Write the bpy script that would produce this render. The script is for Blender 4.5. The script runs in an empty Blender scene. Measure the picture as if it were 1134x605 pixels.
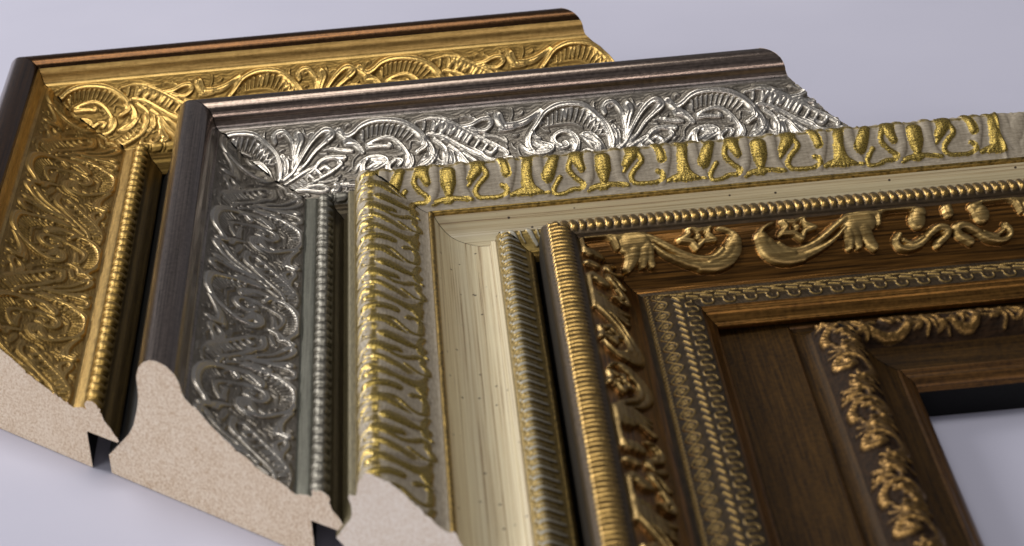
# Five corner samples of picture-frame moulding nested on a pale table top
import bpy, math, random
import numpy as np

random.seed(7)
rng = np.random.default_rng(7)
scene = bpy.context.scene
col = scene.collection

# ------------------------------------------------------------------ traced relief strokes
# each stroke: ([[s, u] in 0.1 mm ...], start radius, end radius, height in 0.01 mm)
SCROLL_STROKES = [([[467,321],[462,308],[474,296],[498,295],[516,309],[527,333],[531,372]],80,60,150),
([[548,310],[554,321],[545,343],[535,377],[524,417]],150,50,150),
([[648,328],[665,315],[656,303],[630,303],[594,326],[563,366],[535,413],[510,459]],110,60,170),
([[643,331],[602,363],[569,404],[531,447]],90,50,140),
([[500,380],[506,403],[500,450],[491,479]],90,50,130),
([[704,393],[657,388],[620,398],[593,430],[530,474],[468,503]],100,60,140),
([[389,387],[414,392],[441,426],[461,475]],120,50,140),
([[395,410],[418,425],[443,464]],70,50,100),
([[600,445],[619,431],[640,420],[657,438]],70,70,120),
([[657,450],[657,450]],100,100,130),
([[623,472],[654,464],[661,477]],90,90,120),
([[549,534],[574,544],[590,531]],100,80,120),
([[631,536],[657,517],[672,543]],100,80,120),
([[684,305],[699,315],[714,324],[738,313]],100,70,160),
([[680,362],[710,370],[734,371]],70,60,120),
([[712,343],[735,344]],80,80,130),
([[690,305],[707,322],[733,317],[766,298],[809,289],[861,290],[912,300],[952,320],[978,347],[983,378],[961,394]],90,100,190),
([[985,355],[1002,390],[1005,427],[998,449]],100,60,150),
([[953,305],[986,335],[1016,387],[1022,434]],50,50,100),
([[785,353],[814,342],[851,336],[881,345],[910,376],[924,411],[916,446]],60,80,130),
([[789,362],[828,362],[864,367]],90,60,130),
([[740,452],[757,417],[789,400],[826,401],[848,416],[839,433],[799,453]],60,90,150),
([[799,414],[840,418]],80,80,130),
([[716,338],[746,349],[770,379]],130,70,150),
([[673,361],[724,367]],70,50,120),
([[671,392],[697,397]],60,50,110),
([[730,445],[735,404],[760,379]],50,50,90),
([[959,300],[1012,296],[1063,304],[1108,321],[1144,341]],50,60,120),
([[1060,305],[1105,322],[1144,344],[1193,376],[1232,401],[1266,430],[1262,441]],60,80,150),
([[999,336],[1050,350],[1099,382],[1148,417],[1212,454]],60,70,140),
([[987,356],[1008,387],[1010,431]],80,60,130),
([[1018,356],[1052,389],[1066,444]],70,60,130),
([[1068,385],[1107,419],[1136,442]],80,50,130),
([[995,285],[1036,288],[1076,300],[1107,302]],50,50,80),
([[1113,325],[1147,322],[1185,310],[1213,311],[1219,325],[1191,343],[1145,336]],70,80,150),
([[1247,308],[1253,322],[1264,340]],150,90,180),
([[1260,332],[1302,332],[1345,321],[1395,298]],120,50,160),
([[1296,337],[1333,334],[1377,311]],80,50,120),
([[1248,344],[1280,345],[1301,342]],70,60,120),
([[1195,358],[1236,367],[1265,387]],80,50,90),
([[1365,452],[1343,419],[1345,378],[1371,343],[1401,310],[1445,293],[1493,290],[1544,298],[1582,324],[1614,360],[1628,408],[1629,444]],80,100,190),
([[1359,359],[1369,382],[1382,387]],70,70,140),
([[1357,401],[1379,416],[1402,420]],80,70,140),
([[1370,448],[1416,456]],80,70,130),
([[1407,346],[1454,343],[1501,344],[1535,361]],50,50,100),
([[1450,425],[1431,407],[1433,384],[1461,370],[1492,378],[1512,408],[1510,444]],90,80,160),
([[1468,408],[1476,425],[1450,432]],80,80,140),
([[1532,387],[1570,418],[1597,450]],100,60,150),
([[1533,399],[1553,429],[1562,443]],60,50,110),
([[1639,368],[1650,398],[1645,438]],100,50,150),
([[325,306],[326,326]],54,45,130),
([[349,303],[345,326]],54,45,130),
([[372,308],[363,327]],54,45,130),
([[394,313],[380,332]],54,45,130),
([[415,324],[397,338]],54,45,130),
([[433,335],[412,350]],54,45,130),
([[450,351],[426,362]],54,45,130),
([[464,371],[437,378]],54,45,130),
([[476,394],[447,394]],54,45,130),
([[773,313],[773,333]],54,45,130),
([[790,305],[789,329]],54,45,130),
([[807,300],[804,325]],54,45,130),
([[825,300],[820,325]],54,45,130),
([[844,300],[835,325]],54,45,130),
([[863,301],[851,325]],54,45,130),
([[881,303],[866,327]],54,45,130),
([[900,308],[882,331]],54,45,130),
([[916,314],[897,336]],54,45,130),
([[930,324],[910,342]],54,45,130),
([[945,334],[922,351]],54,45,130),
([[989,307],[985,321]],60,50,130),
([[1021,308],[1013,327]],60,50,130),
([[1052,311],[1040,336]],60,50,130),
([[1081,321],[1067,343]],60,50,130),
([[1109,335],[1093,356]],60,50,130),
([[1136,349],[1118,371]],60,50,130),
([[1039,309],[1021,327]],66,55,130),
([[1067,319],[1050,336]],66,55,130),
([[1095,329],[1079,343]],66,55,130),
([[1122,341],[1104,362]],66,55,130),
([[1149,357],[1130,379]],66,55,130),
([[1175,373],[1155,398]],66,55,130),
([[1201,389],[1182,414]],66,55,130),
([[1226,411],[1209,429]],66,55,130),
([[1418,323],[1415,345]],50,42,130),
([[1435,315],[1431,341]],50,42,130),
([[1451,309],[1446,334]],50,42,130),
([[1469,306],[1462,333]],50,42,130),
([[1487,305],[1479,330]],50,42,130),
([[1505,306],[1494,331]],50,42,130),
([[1523,309],[1510,336]],50,42,130),
([[1540,314],[1525,341]],50,42,130),
([[1554,323],[1538,349]],50,42,130),
([[1567,333],[1551,361]],50,42,130),
([[1580,346],[1563,372]],50,42,130),
([[1591,361],[1576,381]],50,42,130),
([[1601,377],[1589,392]],50,42,130)]
TULIP_STROKES = [([[912,150],[909,180]],190,229,160),
([[909,180],[903,240]],229,160,120),
([[856,267],[872,262],[899,258],[935,261],[974,271]],60,60,100),
([[887,270],[902,275]],90,50,100),
([[1006,141],[997,171],[978,199]],190,100,160),
([[979,207],[966,224]],70,40,90),
([[1009,141],[1024,167],[1029,193],[1001,222],[989,245],[1001,265],[1034,269],[1068,268],[1091,256],[1088,238],[1078,230]],75,65,100),
([[1081,105],[1093,165],[1097,192]],100,110,160),
([[1150,105],[1171,144],[1198,105]],70,70,100),
([[1172,139],[1163,192],[1158,239]],130,130,120),
([[1108,267],[1130,257],[1157,250],[1183,258],[1202,267]],70,70,110),
([[1146,260],[1168,266]],100,80,110),
([[1202,267],[1228,273]],40,50,80),
([[1260,144],[1243,188],[1229,215]],120,160,160),
([[1228,221],[1225,239]],70,30,80),
([[1323,129],[1309,170],[1302,198],[1319,226],[1342,248],[1336,266],[1307,267],[1279,279],[1253,280],[1246,261],[1266,228],[1271,222]],75,65,100),
([[1333,131],[1334,166],[1344,200]],180,90,160)]
STAR_STROKES = [([[138,143],[179,126],[205,142],[222,161]],50,100,160),
([[180,124],[229,128],[273,130],[310,142]],50,200,180),
([[244,138],[269,157],[318,161]],200,300,190),
([[274,162],[258,194],[245,217]],150,90,180),
([[295,169],[285,201],[280,223]],160,100,180),
([[323,167],[325,194],[319,220]],160,90,180),
([[319,134],[350,168],[385,195],[415,214],[457,229]],50,110,180),
([[320,150],[358,189],[394,209],[446,225]],40,110,160),
([[405,209],[457,226],[511,230],[563,220],[593,201],[608,180]],120,190,190),
([[491,221],[540,221],[577,200]],100,160,180),
([[604,174],[592,159],[564,142]],60,40,140),
([[727,142],[693,157],[676,173]],40,60,140),
([[684,185],[689,208],[714,229],[753,239],[799,238]],190,120,190),
([[699,197],[728,220],[771,230]],160,100,180),
([[795,238],[847,224],[901,202],[939,176]],110,40,180),
([[729,202],[761,218],[811,216],[869,195],[934,157],[975,141]],70,90,170),
([[960,152],[987,142],[1016,145]],150,200,190),
([[971,164],[1012,164]],220,260,190),
([[949,188],[950,208],[946,224]],140,90,180),
([[958,179],[966,194],[974,222]],220,100,180),
([[996,182],[1007,210],[1022,230]],220,100,180),
([[968,155],[1006,158]],260,240,190),
([[1009,142],[1048,141],[1078,129],[1122,130],[1161,134]],120,80,180),
([[1050,146],[1044,174]],100,70,150),
([[1160,137],[1182,150]],80,160,180),
([[1168,167],[1166,173]],220,229,200),
([[1267,143],[1264,162]],120,130,180),
([[1101,206],[1089,220],[1098,236],[1125,241],[1162,233],[1195,211],[1225,198],[1249,202],[1246,217],[1214,237]],70,100,170),
([[1110,218],[1136,228],[1171,217]],50,50,130),
([[504,130],[502,151]],75,75,160),
([[502,151],[525,168]],75,75,160),
([[525,168],[492,173]],75,75,160),
([[492,173],[476,190]],75,75,160),
([[476,190],[458,172]],75,75,160),
([[458,172],[426,168]],75,75,160),
([[426,168],[447,152]],75,75,160),
([[447,152],[443,130]],75,75,160),
([[443,130],[474,139]],75,75,160),
([[474,139],[504,130]],75,75,160),
([[474,158],[476,158]],90,90,150),
([[818,134],[821,155]],75,75,160),
([[821,155],[849,168]],75,75,160),
([[849,168],[816,175]],75,75,160),
([[816,175],[804,193]],75,75,160),
([[804,193],[781,177]],75,75,160),
([[781,177],[745,176]],75,75,160),
([[745,176],[764,159]],75,75,160),
([[764,159],[754,138]],75,75,160),
([[754,138],[789,144]],75,75,160),
([[789,144],[818,134]],75,75,160),
([[794,163],[795,163]],90,90,150)]

# ------------------------------------------------------------------ settings
CAM = (0.1067, -0.9009, 0.3700)
FOCUS, FSTOP = .90, 22
WORLD = .2
# name, location, target, size x, size y, watts, colour
LIGHTS = [
    ('softbox', (-.06, .10, 1.1), (.10, -.08, 0), .6, .38, 4.4, (1.0, .97, .94)),
    ('back_window', (-1.5, 1.1, 1.05), (.10, -.05, 0), 1.2, .7, 38, (1.0, .98, .97)),
    ('window', (-1.7, -1.35, .8), (.05, -.2, 0), 1.4, .8, 16, (1.0, .98, .95)),
    ('lamp', (.15, -2.1, .78), (.05, -.2, 0), 1.2, .09, 4.5, (1.0, .90, .89)),
]

# ------------------------------------------------------------------ relief height maps
def smooth_line(pts, step=0.15):
    p = np.asarray(pts, float)
    if len(p) < 2:
        return p
    if len(p) == 2:
        n = max(2, int(np.hypot(*(p[1] - p[0])) / step) + 1)
        return p[0] + (p[1] - p[0]) * np.linspace(0, 1, n)[:, None]
    q = np.vstack([2 * p[0] - p[1], p, 2 * p[-1] - p[-2]])
    out = []
    for i in range(1, len(q) - 2):
        n = max(2, int(np.hypot(*(q[i + 1] - q[i])) / step) + 1)
        t = np.linspace(0, 1, n, endpoint=False)[:, None]
        out.append(0.5 * ((2 * q[i]) + (q[i + 1] - q[i - 1]) * t
                          + (2 * q[i - 1] - 5 * q[i] + 4 * q[i + 1] - q[i + 2]) * t ** 2
                          + (3 * q[i] - q[i - 1] - 3 * q[i + 1] + q[i + 2]) * t ** 3))
    out.append(p[-1:])
    return np.vstack(out)


class Tile:
    """A repeating height map (mm), period P along the moulding, u0..u1 across it."""
    def __init__(self, P, u0, u1, res=0.2):
        self.P, self.u0, self.u1 = P, u0, u1
        self.nw = int(round(P / res)); self.rw = P / self.nw
        self.nu = int(round((u1 - u0) / res)) + 1; self.ru = (u1 - u0) / (self.nu - 1)
        self.h = np.zeros((self.nw, self.nu)); self.axis = np.zeros((self.nw, self.nu))   # height, vein grooves

    def stroke(self, pts, r0, r1, h, power=0.5, groove=0.0):
        line = smooth_line(pts)
        n = len(line)
        for k in range(n):
            f = k / max(1, n - 1)
            r = r0 + (r1 - r0) * f
            hh = h
            w, u = line[k]
            a = int(math.floor((w - r) / self.rw)); b = int(math.ceil((w + r) / self.rw))
            c = max(0, int(math.floor((u - r - self.u0) / self.ru)))
            d = min(self.nu - 1, int(math.ceil((u + r - self.u0) / self.ru)))
            if d < c:
                continue
            iw = np.arange(a, b + 1); iu = np.arange(c, d + 1)
            dd = ((iw * self.rw - w)[:, None] ** 2 + (iu * self.ru + self.u0 - u)[None, :] ** 2) / (r * r)
            v = hh * np.clip(1 - dd, 0, 1) ** power
            self.axis[np.ix_(iw % self.nw, iu)] = np.maximum(self.axis[np.ix_(iw % self.nw, iu)], groove * np.exp(-dd / .07))
            ix = np.ix_(iw % self.nw, iu)
            self.h[ix] = np.maximum(self.h[ix], v)

    def blur(self, n=1):
        for _ in range(n):
            h = self.h
            h = (np.roll(h, 1, 0) + 2 * h + np.roll(h, -1, 0)) / 4
            g = np.pad(h, ((0, 0), (1, 1)), mode='edge')
            self.h = (g[:, :-2] + 2 * g[:, 1:-1] + g[:, 2:]) / 4

    def at(self, w, u):
        x = np.mod(w / self.rw, self.nw); y = np.clip((u - self.u0) / self.ru, 0, self.nu - 1.001)
        i = np.floor(x).astype(int); j = np.floor(y).astype(int)
        fx = x - i; fy = y - j
        i1 = (i + 1) % self.nw; i = i % self.nw
        h = self.h
        return (h[i, j] * (1 - fx) * (1 - fy) + h[i1, j] * fx * (1 - fy)
                + h[i, j + 1] * (1 - fx) * fy + h[i1, j + 1] * fx * fy)


def sstep(a, b, x):
    t = np.clip((x - a) / (b - a), 0, 1)
    return t * t * (3 - 2 * t)


# scrolling acanthus of the gold and the silver moulding (glide-reflected half period)
SCROLL_P = 115.0
scroll = Tile(SCROLL_P, 27.2, 58.4, 0.16)
for pts, r0, r1, h in SCROLL_STROKES:
    p = np.array(pts) / 10.0
    p[:, 1] = 29.9 + (p[:, 1] - 29.5)
    thin = r0 < 60
    scroll.stroke(p, r0 / 100 * (1.0 if thin else 1.25), r1 / 100 * (1.0 if thin else 1.25), h / 100 * (.8 if thin else 1.05), .5 if thin else .7, 0.0 if thin else .5)
for pts, r0, r1, h in (                                # flowing stem and filler leaves
        ([[46, 51.5], [57, 50.0], [66, 53.0], [78, 53.5], [88, 50.0]], .9, .8, 1.5),
        ([[72, 47.5], [77, 50.0], [84, 51.5]], .9, .5, 1.2), ([[120, 46], [126, 48], [133, 48]], .9, .5, 1.1),
        ([[140, 48], [146, 46.5], [150, 48], [147, 50]], .8, .7, 1.2), ([[100, 47], [106, 49], [112, 48]], .8, .5, 1.1)):
    scroll.stroke(np.array(pts) - [0, 1.2], r0, r1, h, .7, .5)
_u = np.arange(scroll.nu) * scroll.ru + scroll.u0
_h = scroll.h * (1 - scroll.axis) * (1 - sstep(42.5, 48.5, _u))[None, :]
_g = np.roll(_h[:, ::-1], scroll.nw // 2, 0)
scroll.h = np.maximum(_h, _g)
# small filler sprigs wherever the ground would stay bare
_f = np.random.default_rng(11)
for _ in range(900):
    w_, u_ = _f.uniform(0, SCROLL_P), _f.uniform(29.0, 56.0)
    an = _f.uniform(0, 6.28); cu = _f.choice([-1, 1]) * _f.uniform(.4, .9); ln = _f.uniform(1.6, 3.2)
    q = np.array([[w_ + ln * t * math.cos(an + cu * t), u_ + ln * t * math.sin(an + cu * t)] for t in (0, .35, .7, 1)])
    if q[:, 1].min() < 28.9 or q[:, 1].max() > 56.2 or scroll.at(q[:, 0], q[:, 1]).max() > .12:
        continue
    scroll.stroke(q, .62, .4, .85, .6)
scroll.blur(2)
_k = scroll.h.copy()
scroll.blur(14)
_e = scroll.h.copy()
scroll.blur(30)
# fine chased lines that follow the outlines of the leaves
scroll.h = .55 * _k + .40 * scroll.h + .085 * np.sin(2 * math.pi * _e / .19) * sstep(.55, .2, _k)


def scroll_relief(phase, sign):
    def f(s, u):
        w = phase + sign * s
        h = scroll.at(w, u) * (1.22 if sign > 0 else .9)
        hatch = .035 * np.sin(2 * math.pi * (u * 1.15 + 0.9 * np.sin(w * 2 * math.pi / 23.0) + 0.25 * np.sin(w * 2 * math.pi / 5.75)))
        h = h * .92 + hatch * sstep(.5, .1, h) + 0.02 * np.sin(w * 3.1 + u * 2.3) * np.sin(u * 4.1 - w * 1.7)
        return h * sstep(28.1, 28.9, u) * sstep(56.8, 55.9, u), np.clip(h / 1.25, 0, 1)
    return f


def bead_relief(period, height, skew, u0, u1):
    def f(s, u):
        t = (u - u0) / (u1 - u0)
        s = s + .35 * np.sin(s * .37) + .2 * np.sin(s * 1.31 + 1)
        ph = s / period + skew * (t - 0.5) ** 2 * 2
        x = np.mod(ph, 1.0) * 2 - 1
        core = np.clip(1 - (x * 1.08) ** 2 - ((t - .5) * 1.8) ** 2, 0, 1) ** 0.5
        ridge = np.exp(-((np.abs(x) - .97) / .12) ** 2) * np.clip(1 - ((t - .5) * 2) ** 4, 0, 1)
        h = height * (.86 + .14 * np.sin(np.floor(ph) * 12.9898)) * np.maximum(core, ridge * .75) * np.clip(np.minimum(t, 1 - t) * 8, 0, 1)
        return h, h / height
    return f


# tulip band of the cream moulding
TULIP_P = 51.3
tulip = Tile(TULIP_P, 6.5, 32.5, 0.18)
for pts, r0, r1, h in TULIP_STROKES:
    p = np.array(pts) / 10.0
    p[:, 1] = np.where(p[:, 1] < 13.2, p[:, 1] + .6, p[:, 1])
    if r0 > 185 and p[0, 0] < 95:
        continue
    k = 1.45 if r0 > 95 else 1.38
    tulip.stroke(p, r0 / 100 * k + .15, r1 / 100 * k + .15, .2 + h / 100 * .38, 0.6)
c = 116.6                               # the column flares into a broad foot
for dx, du_, r_ in ((-3.6, 26.9, .8), (-2.2, 26.7, 1.0), (-1.0, 26.8, 1.1), (0.2, 27.0, 1.1), (1.4, 26.8, 1.1), (2.6, 26.6, 1.0), (4.0, 26.6, .8)):
    tulip.stroke([[c, 20.0], [c + dx * .3, 24.2], [c + dx, du_]], 1.3, r_, .8, .5)
tulip.stroke([[90.3, 16.9], [90.2, 20.5]], 2.75, 2.75, .95, .5)
tulip.stroke([[90.2, 20.5], [90.0, 24.6]], 2.75, 1.3, .9, .5)
tulip.stroke([[84.6, 28.0], [86.8, 27.0], [90.0, 26.4], [93.0, 26.4], [96.5, 27.2]], .7, .7, .7, .5)
tulip.stroke([[88.6, 26.9], [91, 26.9]], .9, .7, .7, .5)
w0 = 90.2
for k in range(4):      # the ornament runs on over the crest and down the outer side
    c = w0 + TULIP_P / 4 * k
    tulip.stroke([[c - 5, 14.0], [c - 4.2, 10.5], [c - 1, 8.3], [c + 2.6, 9.2], [c + 4.2, 12.2]], .45, .45, .42)
    tulip.stroke([[c - 2.2, 13], [c - 1.8, 11.0], [c + .2, 10.2], [c + 1.8, 11.4]], .4, .4, .36)
low = Tile(TULIP_P, 6.5, 32.5, 0.18)    # broad painted swell under the leaves
for c, t in ((w0, 0), (w0 + TULIP_P / 2, 1)):
    low.stroke([[c - 4.6, 10], [c - 4.4, 17], [c - 4.8 - t, 23], [c - 7, 27]], 2.0, 1.4, .7)
    low.stroke([[c + 4.6, 10], [c + 4.4, 17], [c + 4.8 + t, 23], [c + 7, 27]], 2.0, 1.4, .7)
low.blur(3)
tulip.blur(2)


def tulip_relief(phase, sign, stop, wash=.08):
    def f(s, u):
        w = phase + sign * s + 0.5 * np.sin(s * .021)
        h = tulip.at(w, u)
        g = low.at(w, u)
        fade = 1 - sstep(stop - .6, stop + .8, s)
        worn = 1 - 0.55 * sstep(stop - .6, stop + .8, s)
        R = np.clip(h * fade / .55 - .10 * np.sin(s * 2.7 + u * 1.1) * np.sin(u * 2.3), 0, 1)
        R = np.maximum(R, fade * (.55 + .14 * np.sin(s * .7) * np.sin(s * 1.9)) * np.exp(-((u - 13.4) / 1.2) ** 2))
        R = np.maximum(R, .5 * sstep(9.6, 8.0, u)) + wash * fade
        h = np.maximum(h, g) * worn + 0.03 * np.sin(w * 1.9 + u * 2.9) * np.sin(u * 3.3 - w * 2.2)
        h = h + 0.5 * np.exp(-((s - stop + .6) / .7) ** 2)
        return h * sstep(7.4, 8.0, u), R
    return f


# small leaves on the inner edge of the cream moulding
LEAF_P = 5.6
leaf = Tile(LEAF_P, 51.5, 62.5, 0.14)
leaf.stroke([[1.0, 54.6], [1.6, 56.4], [2.4, 58.4], [3.4, 60.4]], 0.95, 0.7, 0.62)
leaf.stroke([[4.0, 55.2], [4.2, 57.4], [5.2, 59.4]], .45, .35, .4)
leaf.stroke([[2.6, 53.6], [3.4, 53.5]], .45, .4, .5)
leaf.stroke([[0, 52.6], [2.8, 52.6], [5.6, 52.6]], .3, .3, .3)
leaf.blur(1)


def leaf_relief(sign):
    def f(s, u):
        h = leaf.at(sign * s + .35 * np.sin(s * .11), u)
        return h, np.clip(h / .55, 0, 1)
    return f


# stars, crescents and hand-shaped leaves of the bronze moulding (mirror-symmetric about two axes)
STAR_A, STAR_B = 64.2, 126.5
STAR_P = 2 * (STAR_B - STAR_A)
stars = Tile(STAR_P, 11.5, 29.5, 0.18)
for pts, r0, r1, h in STAR_STROKES:
    p = np.array(pts) / 10.0
    if p[:, 0].max() < 63.5:
        continue
    for m in (0, 1):
        q = p.copy()
        if m:
            q[:, 0] = 2 * STAR_A - q[:, 0]
        stars.stroke(q, r0 / 100 * 1.12 + .05, r1 / 100 * 1.12 + .05, 1.2 + .35 * h / 100, 0.32)
stars.blur(1)


def star_relief(phase, sign):
    def f(s, u):
        h = stars.at(phase + sign * s, u)
        h2 = h + 0.02 * np.sin(u * 9 + .3 * np.sin(s * .4)) + 0.03 * np.sin(s * .31 + u * 2) * np.sin(u * 2.1)
        return h2 * sstep(12.9, 13.3, u), np.clip(h / 1.0, 0, 1)
    return f


def rib_relief(period):
    def f(s, u):
        j = .10 * np.sin(s * 1.7) + .06 * np.sin(s * .63 + u)
        x = np.abs(np.mod(s / period + j * .5, 1.0) * 2 - 1)
        t = np.clip((u - 1.8) / (12.9 - 1.8), 0, 1)
        env = sstep(.14, .30, t) * sstep(.90, .66, t)
        h = 0.95 * np.sqrt(np.clip(1 - (x * 1.12) ** 2, 0, 1)) * env
        return h, np.clip(h / .9, 0, 1)
    return f


# incised-looking flat band of the bronze moulding: saw edge, diamond chain, rope, winding ribbon
chain = Tile(7.0, 29.0, 47.0, 0.1)
for s_ in (1, -1):
    chain.stroke([[x, 34.7 + s_ * (.2 + 1.9 * (.5 + .5 * math.cos(2 * math.pi * x / 7)) ** .8)] for x in np.linspace(0, 7, 15)], .25, .25, .45)
chain.stroke([[.95 * math.cos(a), 34.7 + .95 * math.sin(a)] for a in np.linspace(0, 2 * math.pi, 13)], .24, .24, .45)
chain.stroke([[0, 34.7], [.01, 34.7]], .32, .32, .35)
saw = Tile(2.2, 29.0, 47.0, 0.1)
saw.stroke([[.2, 30.9], [1.1, 31.7], [2.0, 30.9]], .24, .24, .35)
saw.stroke([[0, 30.7], [2.2, 30.7]], .22, .22, .25)
rope = Tile(4.3, 29.0, 47.0, 0.1)
rope.stroke([[.3, 38.9], [1.6, 39.7], [3.2, 40.5]], .48, .48, .6)
ribbon = Tile(6.5, 29.0, 47.0, 0.1)
ribbon.stroke([[0, 42.0], [1.2, 42.1], [1.7, 42.9], [1.6, 44.2], [2.3, 45.2], [3.6, 45.4], [4.6, 45.1], [5.0, 44.2], [4.9, 42.9], [5.4, 42.1], [6.5, 42.0]], .26, .26, .4)
ribbon.stroke([[3.2, 42.6], [3.3, 43.8]], .2, .2, .2)
for t_ in (chain, saw, rope, ribbon):
    t_.blur(1)


def band_relief(s, u):
    h = np.maximum.reduce([chain.at(s, u), saw.at(s, u), rope.at(s, u), ribbon.at(s, u)])
    return h + .02 * np.sin(s * 5 + u * 4) * np.sin(u * 7), np.clip(h / .32, 0, 1)


# leafy scrolls on the ridge of the dark moulding
ACAN_P = 47.0
acan = Tile(ACAN_P, 28.0, 43.0, 0.18)
for q, r0, r1, h in (
        ([[1, 39.5], [5, 41], [10, 39.6], [12.5, 35.6], [10.4, 32], [6.6, 31.6], [5.2, 34], [6.6, 36]], 1.5, 1.5, 1.5),
        ([[22.5, 31.2], [27, 31], [31, 33.6], [32, 37.2], [29, 40.4], [25.4, 39.4], [25.2, 36.8]], 1.5, 1.5, 1.5)):
    acan.stroke(q, r0, r1, h)
_r = np.random.default_rng(3)
for c, uc, n, ln in ((8.0, 35.0, 5, 2.4), (16.5, 35.5, 9, 5.2), (28.0, 36.2, 5, 2.4), (39.5, 35.2, 9, 5.4), (21.5, 38.5, 5, 3.2), (45.5, 37.5, 6, 3.6), (34.5, 32.0, 5, 3.2)):
    a0 = _r.uniform(0, 6.28)
    for k in range(n):
        an = a0 + k * 2 * math.pi / n + _r.uniform(-.2, .2)
        l = ln * _r.uniform(.8, 1.15)
        acan.stroke([[c + .5 * math.cos(an), uc + .5 * math.sin(an)], [c + l * .6 * math.cos(an + .15), uc + l * .6 * math.sin(an + .15)],
                     [c + l * math.cos(an + .45), uc + l * math.sin(an + .45)]], 1.15, .65, _r.uniform(1.0, 1.6))
    acan.stroke([[c, uc], [c + .1, uc]], 1.3, 1.3, 1.9)
acan.blur(3)


def acan_relief(sign, phase):
    def f(s, u):
        w = phase + sign * s
        h = .82 * acan.at(w, u) + .10 * np.sin(w * 2.4 + 2.1 * np.sin(u * .8)) * np.sin(u * 2.2 + w * .5)
        return h * sstep(28.6, 29.8, u) * sstep(42.4, 41.4, u), np.clip(h / 1.3, 0, 1)
    return f


# ------------------------------------------------------------------ materials
def new_mat(name):
    m = bpy.data.materials.new(name); m.use_nodes = True
    nt = m.node_tree; nt.nodes.clear()
    out = nt.nodes.new('ShaderNodeOutputMaterial'); b = nt.nodes.new('ShaderNodeBsdfPrincipled')
    nt.links.new(b.outputs[0], out.inputs[0])
    return m, nt, b


def N(nt, t, **kw):
    n = nt.nodes.new('ShaderNode' + t)
    for k, v in kw.items():
        setattr(n, k, v)
    return n


def lin(c):
    return tuple(((x / 255) / 12.92 if x / 255 <= .04045 else ((x / 255 + .055) / 1.055) ** 2.4) for x in c) + (1,)


def noise_uv(nt, sx, sy, scale=1.0, detail=4, rough=.6):
    uv = N(nt, 'UVMap'); mp = N(nt, 'Mapping'); mp.inputs['Scale'].default_value = (sx, sy, 1)
    nz = N(nt, 'TexNoise'); nz.inputs['Scale'].default_value = scale
    nz.inputs['Detail'].default_value = detail; nz.inputs['Roughness'].default_value = rough
    nt.links.new(uv.outputs[0], mp.inputs[0]); nt.links.new(mp.outputs[0], nz.inputs['Vector'])
    return nz.outputs['Fac']


def ramp(nt, fac, stops):
    r = N(nt, 'ValToRGB'); e = r.color_ramp.elements
    while len(e) < len(stops):
        e.new(.5)
    for k, (p, c) in enumerate(stops):
        e[k].position = p; e[k].color = c
    nt.links.new(fac, r.inputs[0])
    return r.outputs[0]


def mix(nt, fac, a, b, blend='MIX'):
    m = N(nt, 'Mix', data_type='RGBA', blend_type=blend)
    for sock, v in ((0, fac), (6, a), (7, b)):
        if isinstance(v, (tuple, float, int)):
            m.inputs[sock].default_value = v
        else:
            nt.links.new(v, m.inputs[sock])
    return m.outputs[2]


def mathn(nt, op, a, b=0.0, c=None):
    m = N(nt, 'Math', operation=op)
    for k, v in enumerate((a, b) if c is None else (a, b, c)):
        if isinstance(v, (float, int)):
            m.inputs[k].default_value = v
        else:
            nt.links.new(v, m.inputs[k])
    return m.outputs[0]


def bump(nt, b, h, strength=.3, dist=.0002):
    n = N(nt, 'Bump'); n.inputs['Strength'].default_value = strength; n.inputs['Distance'].default_value = dist
    nt.links.new(h, n.inputs['Height']); nt.links.new(n.outputs[0], b.inputs['Normal'])


def setin(nt, b, name, v):
    if isinstance(v, (tuple, float, int)):
        b.inputs[name].default_value = v
    else:
        nt.links.new(v, b.inputs[name])


def relief(nt):
    a = N(nt, 'Attribute'); a.attribute_name = 'relief'
    return a.outputs['Fac']


def metal(name, c_lo, c_hi, r_lo, r_hi, metallic=1.0, streak=(.6, 9), grain=.12):
    m, nt, b = new_mat(name)
    n1 = noise_uv(nt, streak[0], streak[1], 3.0, 5)
    n2 = noise_uv(nt, 1.0, 1.0, 6.0, 6, .7)
    f = mathn(nt, 'MULTIPLY_ADD', n1, .6, mathn(nt, 'MULTIPLY', n2, .4))
    setin(nt, b, 'Base Color', ramp(nt, f, [(.36, c_lo), (.62, c_hi)]))
    setin(nt, b, 'Roughness', mathn(nt, 'MULTIPLY_ADD', n2, r_hi - r_lo, r_lo))
    b.inputs['Metallic'].default_value = metallic
    n3 = noise_uv(nt, streak[0] * 4, streak[1] * 4, 5.0, 4, .7)
    bump(nt, b, n3, grain)
    return m


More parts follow.
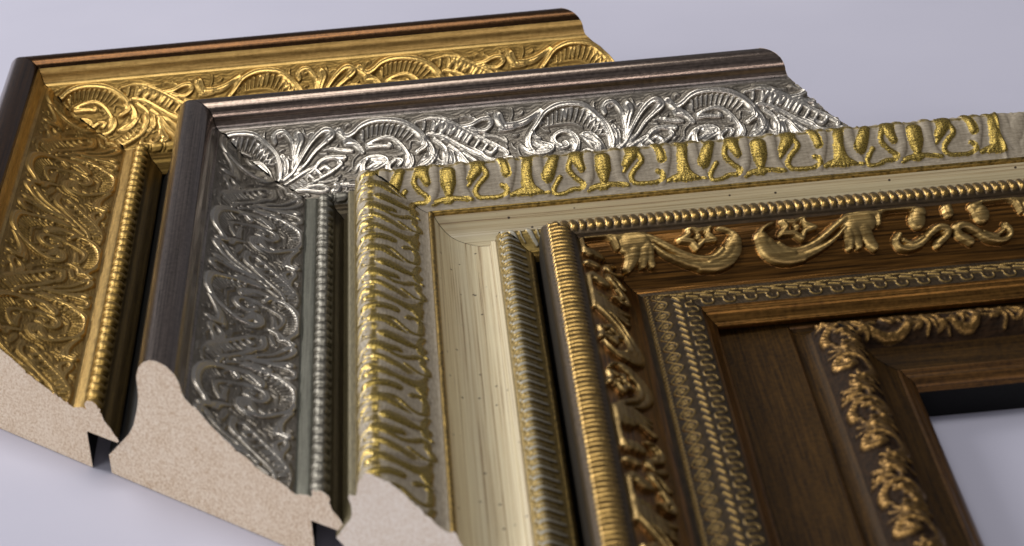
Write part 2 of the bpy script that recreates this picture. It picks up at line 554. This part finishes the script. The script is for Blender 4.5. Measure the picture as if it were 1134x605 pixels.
def gilded(name, ground_lo, ground_hi, gold_lo, gold_hi, lo, hi, g_rough, m_rough, ground_metal=0.0, streak=(1, 5), wear=.5, grain=.25, m_metal=1.0, leafing=(.35, .65), brushed=0.0):
    """paint or stain on the ground, metal leaf on the raised motif (mask = height of the carving)"""
    m, nt, b = new_mat(name)
    n1 = noise_uv(nt, streak[0], streak[1], 3.0, 6, .65)
    n2 = noise_uv(nt, 1, 1, 22.0, 5, .7)
    n4 = noise_uv(nt, .8, .8, 5.0, 5, .6)
    fac = mathn(nt, 'ADD', relief(nt), mathn(nt, 'MULTIPLY', mathn(nt, 'SUBTRACT', n2, .5), wear))
    fac = mathn(nt, 'ADD', fac, mathn(nt, 'MULTIPLY', mathn(nt, 'SUBTRACT', n4, .5), wear * .7))
    mr = N(nt, 'MapRange', interpolation_type='SMOOTHSTEP')
    nt.links.new(fac, mr.inputs[0]); mr.inputs[1].default_value = lo; mr.inputs[2].default_value = hi
    k = mr.outputs[0]
    g = ramp(nt, n1, [(.35, ground_lo), (.65, ground_hi)])
    nb = mathn(nt, 'MULTIPLY_ADD', n1, brushed, mathn(nt, 'MULTIPLY', n2, 1 - brushed))
    a = ramp(nt, nb, [(leafing[0], gold_lo), (leafing[1], gold_hi)])
    setin(nt, b, 'Base Color', mix(nt, k, g, a))
    setin(nt, b, 'Metallic', mathn(nt, 'MULTIPLY_ADD', k, m_metal - ground_metal, ground_metal))
    setin(nt, b, 'Roughness', mathn(nt, 'MULTIPLY_ADD', k, m_rough - g_rough, g_rough))
    bump(nt, b, mathn(nt, 'MULTIPLY_ADD', n2, .5, mathn(nt, 'MULTIPLY', n1, .5)), grain)
    return m


def board(name, c_lo, c_mid, c_hi):
    m, nt, b = new_mat(name)
    tc = N(nt, 'TexCoord')
    v = N(nt, 'TexNoise'); v.inputs['Scale'].default_value = 1600; v.inputs['Detail'].default_value = 3
    w = N(nt, 'TexNoise'); w.inputs['Scale'].default_value = 90; w.inputs['Detail'].default_value = 4
    nt.links.new(tc.outputs['Object'], v.inputs['Vector']); nt.links.new(tc.outputs['Object'], w.inputs['Vector'])
    f = mathn(nt, 'MULTIPLY_ADD', v.outputs['Fac'], .88, mathn(nt, 'MULTIPLY', w.outputs['Fac'], .12))
    setin(nt, b, 'Base Color', ramp(nt, f, [(.36, c_lo), (.5, c_mid), (.62, c_hi)]))
    b.inputs['Roughness'].default_value = .9
    b.inputs['Specular IOR Level'].default_value = .2
    bump(nt, b, v.outputs['Fac'], .5, .0002)
    return m


M = {}
M['gold'] = metal('antique_gold_leaf', lin((156, 126, 72)), lin((210, 176, 108)), .3, .48, 1, (.4, 4))
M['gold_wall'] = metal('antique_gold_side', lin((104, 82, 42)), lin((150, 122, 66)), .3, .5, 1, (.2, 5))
M['gold_bead'] = metal('bright_gold', lin((126, 101, 50)), lin((180, 148, 82)), .38, .54)
M['gold_edge'] = metal('bronze_brown_lacquer', lin((42, 27, 16)), lin((104, 72, 42)), .14, .27, .88, (.05, 5), .05)
M['silver'] = metal('antique_silver_leaf', lin((128, 123, 115)), lin((182, 177, 169)), .27, .45, 1, (1, 3))
M['silver_strip'] = metal('grey_silver_paint', lin((86, 86, 76)), lin((122, 121, 110)), .44, .6, 1, (.15, 5))
M['silver_edge'] = metal('gunmetal_lacquer', lin((76, 66, 58)), lin((150, 134, 122)), .13, .25, .92, (.05, 6), .05)
M['silver_cove'] = metal('worn_silver_cove', lin((84, 78, 70)), lin((170, 160, 152)), .2, .4, 1, (.12, 6), .2)
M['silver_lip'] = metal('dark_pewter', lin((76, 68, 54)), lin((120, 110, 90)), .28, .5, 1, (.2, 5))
M['side'] = metal('near_black_stain_and_shade', lin((10, 10, 9)), lin((20, 20, 18)), .5, .75, .2)  # dark stained sides; also painted shade on the dark corner's inner wall
M['tulip'] = gilded('gilded_tulips_on_grey', lin((136, 124, 104)), lin((172, 160, 138)), lin((60, 50, 20)), lin((178, 152, 74)), .3, .75, .55, .28, wear=1.1, leafing=(.40, .55), grain=.7, m_metal=.75)
M['tulip_side'] = gilded('gilded_grey_side', lin((84, 76, 50)), lin((120, 110, 80)), lin((140, 108, 40)), lin((200, 160, 70)), .4, .7, .5, .35, .3)
M['cream_line'] = metal('rubbed_gold_line', lin((62, 50, 26)), lin((176, 146, 80)), .28, .55, 1.0, (1.6, 3))
M['leaf'] = gilded('grey_leaves_on_gold', lin((104, 88, 46)), lin((150, 126, 68)), lin((128, 123, 106)), lin((170, 163, 145)), .35, .75, .42, .5, .7, wear=.7, m_metal=.2)
M['rib'] = gilded('gilded_ribs', lin((48, 38, 24)), lin((76, 60, 38)), lin((112, 86, 44)), lin((198, 164, 98)), .15, .8, .4, .3, .7, wear=1.0)
M['star'] = gilded('bronze_scrolls', lin((34, 22, 10)), lin((146, 100, 44)), lin((118, 94, 54)), lin((178, 150, 96)), .3, .5, .28, .38, .85, (.12, 4), .12, leafing=(.38, .6), brushed=.75)
M['band'] = gilded('bronze_chased_band', lin((42, 33, 20)), lin((74, 58, 34)), lin((110, 90, 52)), lin((152, 126, 76)), .25, .7, .45, .46, .7, (.6, 2), .3)
M['bronze_lip'] = metal('rubbed_bronze', lin((58, 37, 16)), lin((156, 112, 54)), .22, .4, .9, (.1, 5))
M['bronze_side'] = metal('dark_bronze_side', lin((22, 18, 14)), lin((38, 32, 24)), .4, .65, .4)
M['walnut'] = metal('dark_walnut_stain', lin((26, 17, 7)), lin((76, 53, 21)), .45, .6, .0, (.12, 3.5), .3)
M['walnut_lip'] = metal('walnut_gilt_edge', lin((48, 31, 13)), lin((122, 84, 38)), .28, .46, .6, (.1, 5))
M['acan'] = gilded('gilded_walnut_scrolls', lin((28, 19, 11)), lin((54, 37, 21)), lin((86, 64, 34)), lin((150, 117, 68)), .3, .85, .7, .42, .1, (1, 3), wear=.8)
M['board'] = board('sawn_fibre_board', lin((196, 170, 142)), lin((221, 202, 178)), lin((233, 218, 198)))
M['board_pale'] = board('sawn_pale_board', lin((212, 195, 176)), lin((223, 210, 195)), lin((233, 223, 211)))
M['gold_carving'] = gilded('gold_carving_by_relief', lin((128, 102, 54)), lin((166, 135, 76)), lin((188, 152, 84)), lin((222, 186, 114)), .3, .8, .5, .33, 1.0, (.6, 3), wear=.35, grain=.12)  # ground darker, raised strokes lighter, by relief height
M['silver_carving'] = gilded('silver_carving_by_relief', lin((106, 99, 88)), lin((144, 137, 126)), lin((176, 169, 157)), lin((208, 202, 191)), .28, .75, .48, .32, 1.0, (.6, 3), wear=.35, grain=.12)  # same split by height: darker ground, lighter ridges
M['silver_bead'] = metal('dull_silver_bead', lin((84, 81, 72)), lin((140, 136, 125)), .38, .54)

for _k in ('walnut', 'acan'):
    M[_k].node_tree.nodes['Principled BSDF'].inputs['Specular IOR Level'].default_value = .1


def cream_paint():
    m, nt, b = new_mat('streaked_cream_paint')
    n1 = noise_uv(nt, .025, 4.2, 3.0, 6, .7)
    n2 = noise_uv(nt, 1, 1, 2.0, 4)
    c = ramp(nt, n1, [(.37, lin((120, 90, 56))), (.43, lin((190, 170, 130))), (.52, lin((208, 194, 156))), (.62, lin((220, 208, 172)))])
    c = mix(nt, mathn(nt, 'MULTIPLY', n2, .35), c, lin((186, 176, 150)))
    vo = N(nt, 'TexVoronoi'); uv = N(nt, 'UVMap'); mp = N(nt, 'Mapping'); mp.inputs['Scale'].default_value = (2.0, 2.3, 1)
    nt.links.new(uv.outputs[0], mp.inputs[0]); nt.links.new(mp.outputs[0], vo.inputs['Vector']); vo.inputs['Scale'].default_value = 1.0
    sp = N(nt, 'MapRange'); nt.links.new(vo.outputs['Distance'], sp.inputs[0])
    sp.inputs[1].default_value = .07; sp.inputs[2].default_value = .11; sp.inputs[3].default_value = 1; sp.inputs[4].default_value = 0
    wn = N(nt, 'SeparateColor'); nt.links.new(vo.outputs['Color'], wn.inputs[0])
    k = mathn(nt, 'MULTIPLY', sp.outputs[0], mathn(nt, 'GREATER_THAN', wn.outputs[0], .3))
    setin(nt, b, 'Base Color', mix(nt, k, c, lin((58, 44, 30))))
    b.inputs['Roughness'].default_value = .42
    bump(nt, b, n1, .35, .0002)
    return m


M['cream'] = cream_paint()


def table_paint():
    m, nt, b = new_mat('pale_lilac_paper')
    tc = N(nt, 'TexCoord'); n = N(nt, 'TexNoise'); n.inputs['Scale'].default_value = 9; n.inputs['Detail'].default_value = 3
    g = N(nt, 'TexNoise'); g.inputs['Scale'].default_value = 700; g.inputs['Detail'].default_value = 3
    nt.links.new(tc.outputs['Object'], n.inputs['Vector']); nt.links.new(tc.outputs['Object'], g.inputs['Vector'])
    setin(nt, b, 'Base Color', ramp(nt, n.outputs['Fac'], [(.3, (.535, .533, .635, 1)), (.7, (.575, .57, .67, 1))]))
    b.inputs['Roughness'].default_value = .7
    b.inputs['Specular IOR Level'].default_value = .15
    bump(nt, b, g.outputs['Fac'], .12, .0002)
    return m


M['table'] = table_paint()


# ------------------------------------------------------------------ mesh building
def grid_mesh(name, pos, uv, rel, mats, parent, midx=None):
    """pos (a,b,3) grids joined into one mesh"""
    V, F, UV, R, MI = [], [], [], [], []
    base = 0
    for k, P in enumerate(pos):
        a, b = P.shape[:2]
        idx = np.arange(a * b).reshape(a, b) + base
        f = np.stack([idx[:-1, :-1], idx[1:, :-1], idx[1:, 1:], idx[:-1, 1:]], -1).reshape(-1, 4)
        V.append(P.reshape(-1, 3)); F.append(f); UV.append(uv[k].reshape(-1, 2)); R.append(rel[k].reshape(-1))
        MI.append(np.full(len(f), 0 if midx is None else midx[k])); base += a * b
    V = np.concatenate(V); F = np.concatenate(F); UV = np.concatenate(UV); R = np.concatenate(R); MI = np.concatenate(MI)
    me = bpy.data.meshes.new(name)
    me.vertices.add(len(V)); me.vertices.foreach_set('co', V.astype(np.float32).ravel())
    me.loops.add(F.size); me.loops.foreach_set('vertex_index', F.astype(np.int32).ravel())
    me.polygons.add(len(F)); me.polygons.foreach_set('loop_start', (np.arange(len(F)) * 4).astype(np.int32))
    me.polygons.foreach_set('material_index', MI.astype(np.int32))
    me.polygons.foreach_set('use_smooth', np.ones(len(F), bool))
    l = me.uv_layers.new(name='UVMap'); l.data.foreach_set('uv', UV[F.ravel()].astype(np.float32).ravel())
    at = me.attributes.new('relief', 'FLOAT', 'POINT'); at.data.foreach_set('value', R.astype(np.float32))
    me.update(calc_edges=True); me.validate()
    o = bpy.data.objects.new(name, me); col.objects.link(o)
    for m in (mats if isinstance(mats, list) else [mats]):
        me.materials.append(m)
    o.parent = parent
    return o


def resample(pts, du, curve):
    p = smooth_line(np.asarray(pts, float), .12) if curve else np.asarray(pts, float)
    d = np.r_[0, np.cumsum(np.hypot(*np.diff(p, axis=0).T))]
    if curve:
        n = max(2, int(d[-1] / du) + 1)
        t = np.linspace(0, d[-1], n)
    else:
        t = d
    return np.c_[np.interp(t, d, p[:, 0]), np.interp(t, d, p[:, 1])], t


def rail_grid(side, L, pts, du, ds, fn, curve, arc0):
    """one strip of a rail: profile pts (mm), swept along the rail and cut at 45 degrees at both ends"""
    p, t = resample(pts, du, curve)
    n = len(p)
    tan = np.gradient(p, axis=0) if n > 2 else np.repeat((p[1] - p[0])[None], n, 0)
    nrm = np.c_[-tan[:, 1], tan[:, 0]]; nrm /= np.maximum(1e-9, np.hypot(nrm[:, 0], nrm[:, 1]))[:, None]
    m = max(2, int(L / ds) + 1)
    sig = np.linspace(0.16, L, m)
    s = sig[:, None] + p[None, :, 0]
    u = np.broadcast_to(p[None, :, 0], s.shape)
    H = np.zeros_like(s); R = np.zeros_like(s)
    if fn is not None:
        H, R = fn(s, u)
    uu = u + nrm[None, :, 0] * H; hh = p[None, :, 1] + nrm[None, :, 1] * H
    ss = sig[:, None] + uu
    if side == 'right':
        P = np.stack([ss, -uu, hh], -1)
    else:
        P = np.stack([uu, -ss, hh], -1)
    P = P / 1000.0
    uv = np.stack([s / 10, np.broadcast_to((arc0 + t)[None, :] / 10, s.shape)], -1)
    if side == 'right':                                   # keep faces pointing outwards on both rails
        P = P[:, ::-1]; uv = uv[:, ::-1]; R = R[:, ::-1]
    return P, uv, R, arc0 + t[-1]


def make_rail(thing, side, L, segs, end_mat):
    name = 'rail' if side == 'right' else 'stile'
    plain, parts, arc, rim, rim0 = [], {}, 0.0, [], []
    for sg in segs:
        fn = sg.get('fn')
        fn = fn[side] if isinstance(fn, dict) else fn
        P, uv, R, arc = rail_grid(side, L, sg['pts'], sg.get('du', .5), sg.get('ds', 4.0), fn, sg.get('curve', True), arc)
        last = P[-1] if side == 'left' else P[-1][::-1]
        rim.append(last); rim0.append(P[0] if side == 'left' else P[0][::-1])
        if sg.get('part'):
            parts.setdefault(sg['part'], []).append((P, uv, R, sg['mat']))
        else:
            plain.append((P, uv, R, sg['mat']))

    def link(nm, lst, parent):
        mats = []
        for q in lst:
            if q[3] not in mats:
                mats.append(q[3])
        return grid_mesh(nm, [q[0] for q in lst], [q[1] for q in lst], [q[2] for q in lst], [M[k] for k in mats], parent,
                         [mats.index(q[3]) for q in lst])
    rail = link(name, plain, thing)
    for nm, lst in parts.items():
        link(nm, lst, rail)
    for nm, ring_parts, flip in (('cut_end', rim, side == 'left'), ('mitred_face', rim0, side == 'right')):
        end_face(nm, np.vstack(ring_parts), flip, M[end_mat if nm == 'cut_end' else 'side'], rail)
    return rail


def end_face(nm, ring, flip, mat, rail):
    keep = [0]
    for k in range(1, len(ring)):
        if np.linalg.norm(ring[k] - ring[keep[-1]]) > 2e-5:
            keep.append(k)
    if np.linalg.norm(ring[keep[0]] - ring[keep[-1]]) < 2e-5:
        keep = keep[:-1]
    ring = ring[keep]
    if nm == 'cut_end':                                   # slightly burred saw edge
        ring = ring.copy(); up = ring[:, 2] > .009
        ring[:, 2] += up * (rng.normal(0, .00007, len(ring)) + .00006)
    me = bpy.data.meshes.new(nm)
    order = list(range(len(ring)))
    if flip:
        order = order[::-1]
    me.from_pydata([tuple(v) for v in ring], [], [order]); me.update(); me.validate()
    o = bpy.data.objects.new(nm, me); col.objects.link(o); me.materials.append(mat); o.parent = rail


def thing(name, label, cat, loc, group):
    o = bpy.data.objects.new(name, None); col.objects.link(o)
    o.empty_display_size = .02; o.location = loc
    o['label'] = label; o['category'] = cat; o['group'] = group
    return o


GROUP = 'frame corner samples nested on the table'


def scroll_segs(edge, edge2, side, cove, orn, strip, bead, lip, rphase, lphase):
    return [
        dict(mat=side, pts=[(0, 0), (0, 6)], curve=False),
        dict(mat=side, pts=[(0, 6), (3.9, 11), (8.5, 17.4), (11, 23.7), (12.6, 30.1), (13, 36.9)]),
        dict(part='top_edge', mat=edge, pts=[(13, 36.9), (14.6, 40.8), (17.0, 43.3), (19.8, 44.3), (22.6, 44.0), (24.8, 42.6), (25.7, 41.3)], du=.3),
        dict(part='top_edge', mat=edge2, pts=[(25.7, 41.3), (26.1, 40.4), (26.4, 39.4), (26.6, 37.9), (26.9, 36.6)], du=.2),
        dict(mat=cove, pts=[(26.9, 36.6), (27.2, 35.9), (27.6, 35.5), (28.1, 35.1)], du=.2),
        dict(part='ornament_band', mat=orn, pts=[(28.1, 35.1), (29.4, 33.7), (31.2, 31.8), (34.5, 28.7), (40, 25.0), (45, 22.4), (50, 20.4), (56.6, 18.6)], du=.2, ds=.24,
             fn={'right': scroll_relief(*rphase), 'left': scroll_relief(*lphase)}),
        dict(mat=strip, pts=[(56.6, 18.6), (57.2, 18.4), (58.2, 19.0), (60.4, 19.8), (61.3, 19.6)], du=.25),
        dict(part='bead_row', mat=bead, pts=[(61.3, 19.6), (62.2, 20.9), (63.7, 21.7), (65.2, 21.2), (66.5, 19.6)], du=.2, ds=.2,
             fn=bead_relief(5.6, 1.5, .5, 61.3, 66.5)),
        dict(mat=lip, pts=[(66.5, 19.6), (67.0, 18.0), (68.4, 16.6), (69.6, 14.8), (70.6, 13.6), (70.7, 12.8)], du=.25),
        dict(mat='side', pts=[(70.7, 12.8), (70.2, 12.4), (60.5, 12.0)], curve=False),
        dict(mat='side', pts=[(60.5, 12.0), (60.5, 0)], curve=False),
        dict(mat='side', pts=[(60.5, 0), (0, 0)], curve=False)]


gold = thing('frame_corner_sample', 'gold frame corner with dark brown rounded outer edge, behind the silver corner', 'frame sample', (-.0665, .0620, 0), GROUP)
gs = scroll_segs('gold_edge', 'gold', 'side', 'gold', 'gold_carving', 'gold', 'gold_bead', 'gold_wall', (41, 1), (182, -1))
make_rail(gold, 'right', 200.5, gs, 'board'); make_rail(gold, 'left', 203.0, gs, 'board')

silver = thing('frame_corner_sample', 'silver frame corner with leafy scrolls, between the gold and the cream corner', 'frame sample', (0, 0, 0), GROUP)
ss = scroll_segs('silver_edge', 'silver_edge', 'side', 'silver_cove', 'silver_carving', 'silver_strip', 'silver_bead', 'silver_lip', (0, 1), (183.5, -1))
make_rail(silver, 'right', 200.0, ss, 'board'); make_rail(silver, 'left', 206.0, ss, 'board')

cream = thing('frame_corner_sample', 'cream painted frame corner with gilded tulip band on grey, beside the silver corner', 'frame sample', (.067, -.067, 0), GROUP)
cs = [
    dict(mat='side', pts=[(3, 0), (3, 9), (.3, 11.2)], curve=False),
    dict(mat='tulip_side', pts=[(.3, 11.2), (3.6, 16.9), (5.2, 19.9), (5.5, 23.3), (4.9, 25.5)]),
    dict(mat='tulip_side', pts=[(4.9, 25.5), (5.4, 26.6), (6.4, 27.0), (7.2, 27.2)], du=.25),
    dict(part='tulip_band', mat='tulip', pts=[(7.2, 27.2), (8.2, 31.0), (10.0, 34.2), (12.4, 35.6), (15.6, 35.2), (19.2, 33.4), (23.4, 30.6), (27.0, 28.4), (30.0, 27.2), (31.2, 27.1)],
         du=.2, ds=.25, fn={'right': tulip_relief(0, 1, 222.0), 'left': tulip_relief(20, -1, 900, .2)}),
    dict(mat='cream_line', pts=[(31.2, 27.1), (31.6, 27.7), (32.3, 27.9), (32.9, 27.3), (33.1, 26.4)], du=.15),
    dict(mat='cream', pts=[(33.1, 26.4), (33.7, 25.2), (35.4, 22.8), (38.1, 20.7), (41.7, 20.0), (46, 20.3), (49.4, 21.4), (50.4, 22.2)], du=.3),
    dict(mat='cream', pts=[(50.4, 22.2), (50.6, 23.4), (51.4, 24.0), (52.0, 24.4)], du=.2),
    dict(part='leaf_band', mat='leaf', pts=[(52.0, 24.4), (52.6, 26.0), (54.0, 27.6), (56.0, 28.2), (58.0, 27.0), (60.0, 25.4), (62.0, 24.0)], du=.16, ds=.2,
         fn={'right': leaf_relief(1), 'left': leaf_relief(-1)}),
    dict(mat='cream_line', pts=[(62.0, 24.0), (62.6, 24.1), (63.5, 22.9), (63.9, 20.8)], du=.2),
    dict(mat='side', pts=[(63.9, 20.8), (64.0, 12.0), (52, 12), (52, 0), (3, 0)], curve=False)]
make_rail(cream, 'right', 250.0, cs, 'board_pale'); make_rail(cream, 'left', 208.5, cs, 'board_pale')

bronze = thing('frame_corner_sample', 'bronze frame corner with star and crescent scrolls and a ribbed outer roll', 'frame sample', (.131, -.136, 0), GROUP)
bs = [
    dict(mat='bronze_side', pts=[(1, 0), (1, 24), (1.2, 30), (1.8, 33.7)], curve=False),
    dict(part='ribbed_roll', mat='rib', pts=[(1.8, 33.7), (2.4, 35.9), (4.2, 37.4), (7.3, 38.0), (10.4, 37.6), (12.2, 36.8), (12.9, 35.6)], du=.22, ds=.18, fn=rib_relief(2.68)),
    dict(part='scroll_panel', mat='star', pts=[(12.9, 35.6), (14.0, 34.8), (15.8, 33.9), (19, 31.5), (22, 28.6), (25.1, 25.7), (27.2, 23.5), (28.9, 22.4)], du=.2, ds=.24,
         fn={'right': star_relief(0, 1), 'left': star_relief(64.2 - 93.0, 1)}),
    dict(part='patterned_band', mat='band', pts=[(28.9, 22.4), (30.4, 21.9), (32.0, 22.6), (36.2, 24.1), (40.5, 25.0), (44.0, 25.2), (46.3, 24.6)], du=.16, ds=.16, fn=band_relief),
    dict(mat='bronze_lip', pts=[(46.3, 24.6), (46.6, 23.7), (47.4, 23.2), (47.9, 22.3), (49.0, 21.2), (49.6, 20.5), (50.3, 20.1), (50.5, 19.3), (50.3, 18.4)], du=.2),
    dict(mat='bronze_side', pts=[(50.3, 18.4), (49.8, 18.2), (27.0, 18.2), (27.0, 0), (1, 0)], curve=False)]
make_rail(bronze, 'right', 200.0, bs, 'board'); make_rail(bronze, 'left', 200.0, bs, 'board')

dark = thing('frame_corner_sample', 'dark brown frame corner with flat wooden panel, tucked under the bronze corner', 'frame sample', (.180, -.164, 0), GROUP)
dk = [
    dict(mat='walnut', pts=[(0, 0), (0, 16), (.6, 16.5)], curve=False),
    dict(part='flat_panel', mat='walnut', pts=[(.6, 16.5), (8, 16.8), (16, 17.1), (22.5, 17.4)], du=2.0),
    dict(mat='walnut_lip', pts=[(22.5, 17.4), (22.75, 17.3), (23.0, 16.9), (23.1, 16.6)], du=.2),
    dict(mat='walnut', pts=[(23.1, 16.6), (24.2, 16.1), (26.6, 16.4), (28.5, 17.6)], du=.3),
    dict(part='ornament_ridge', mat='acan', pts=[(28.5, 17.6), (30.2, 19.6), (33.8, 21.8), (37.0, 22.2), (39.4, 21.2), (42.5, 17.6)], du=.22, ds=.26,
         fn={'right': acan_relief(1, 3), 'left': acan_relief(-1, 20)}),
    dict(mat='walnut', pts=[(42.5, 17.6), (44.5, 15.8), (47, 14.7), (50.0, 13.8)], du=.4),
    dict(mat='walnut_lip', pts=[(50.0, 13.8), (50.6, 14.0), (51.4, 13.5), (51.8, 12.9), (53.2, 12.2), (54.6, 10.6), (55.2, 8.6)], du=.25),
    dict(mat='side', pts=[(55.2, 8.6), (55.0, 8.2), (54.6, 8.0), (54.6, 0), (0, 0)], curve=False)]  # inner wall coloured near-black in place of the rabbet's shade
make_rail(dark, 'right', 200.0, dk, 'board'); make_rail(dark, 'left', 200.0, dk, 'board')

# ------------------------------------------------------------------ table top
me = bpy.data.meshes.new('tabletop')
me.from_pydata([(-2, -1.4, 0), (2.2, -1.4, 0), (2.2, 2.6, 0), (-2, 2.6, 0)], [], [(0, 1, 2, 3)])
tb = bpy.data.objects.new('tabletop', me); col.objects.link(tb); me.materials.append(M['table'])
tb.location = (0, 0, -.0002); tb['kind'] = 'structure'; tb['label'] = 'pale lilac grey table top under the frame corners'

# ------------------------------------------------------------------ light
w = bpy.data.worlds.new('World'); scene.world = w; w.use_nodes = True
bg = w.node_tree.nodes['Background']
bg.inputs[0].default_value = (.74, .75, .84, 1); bg.inputs[1].default_value = WORLD


def area(name, loc, target, sx, sy, power, color):
    d = bpy.data.lights.new(name, 'AREA'); d.shape = 'RECTANGLE'; d.size = sx; d.size_y = sy; d.energy = power; d.color = color
    o = bpy.data.objects.new(name, d); col.objects.link(o); o.location = loc
    v = np.array(target, float) - np.array(loc, float)
    import mathutils
    o.rotation_euler = mathutils.Vector(v).to_track_quat('-Z', 'Y').to_euler()
    return o


for a in LIGHTS:
    area(*a)

# ------------------------------------------------------------------ camera (solved from the photograph)
import mathutils
yaw, el, roll = 0.0214, 0.4289, -0.0833
f = np.array([math.sin(yaw) * math.cos(el), math.cos(yaw) * math.cos(el), -math.sin(el)])
r = np.array([math.cos(yaw), -math.sin(yaw), 0]); u = np.cross(r, f)
c_, s_ = math.cos(roll), math.sin(roll)
r, u = c_ * r + s_ * u, -s_ * r + c_ * u
cam = bpy.data.cameras.new('camera'); co = bpy.data.objects.new('camera', cam); col.objects.link(co)
mw = mathutils.Matrix(((r[0], u[0], -f[0], CAM[0]), (r[1], u[1], -f[1], CAM[1]), (r[2], u[2], -f[2], CAM[2]), (0, 0, 0, 1)))
co.matrix_world = mw
cam.sensor_width = 36; cam.lens = 36 * 2965.6 / 1134; cam.clip_start = .05; cam.clip_end = 20
cam.dof.use_dof = True; cam.dof.focus_distance = FOCUS; cam.dof.aperture_fstop = FSTOP
scene.camera = co
scene.render.resolution_x = 1024; scene.render.resolution_y = 546
scene.render.engine = 'CYCLES'
scene.view_settings.view_transform = 'Standard'; scene.view_settings.look = 'None'
scene.view_settings.exposure = 0; scene.view_settings.gamma = 1
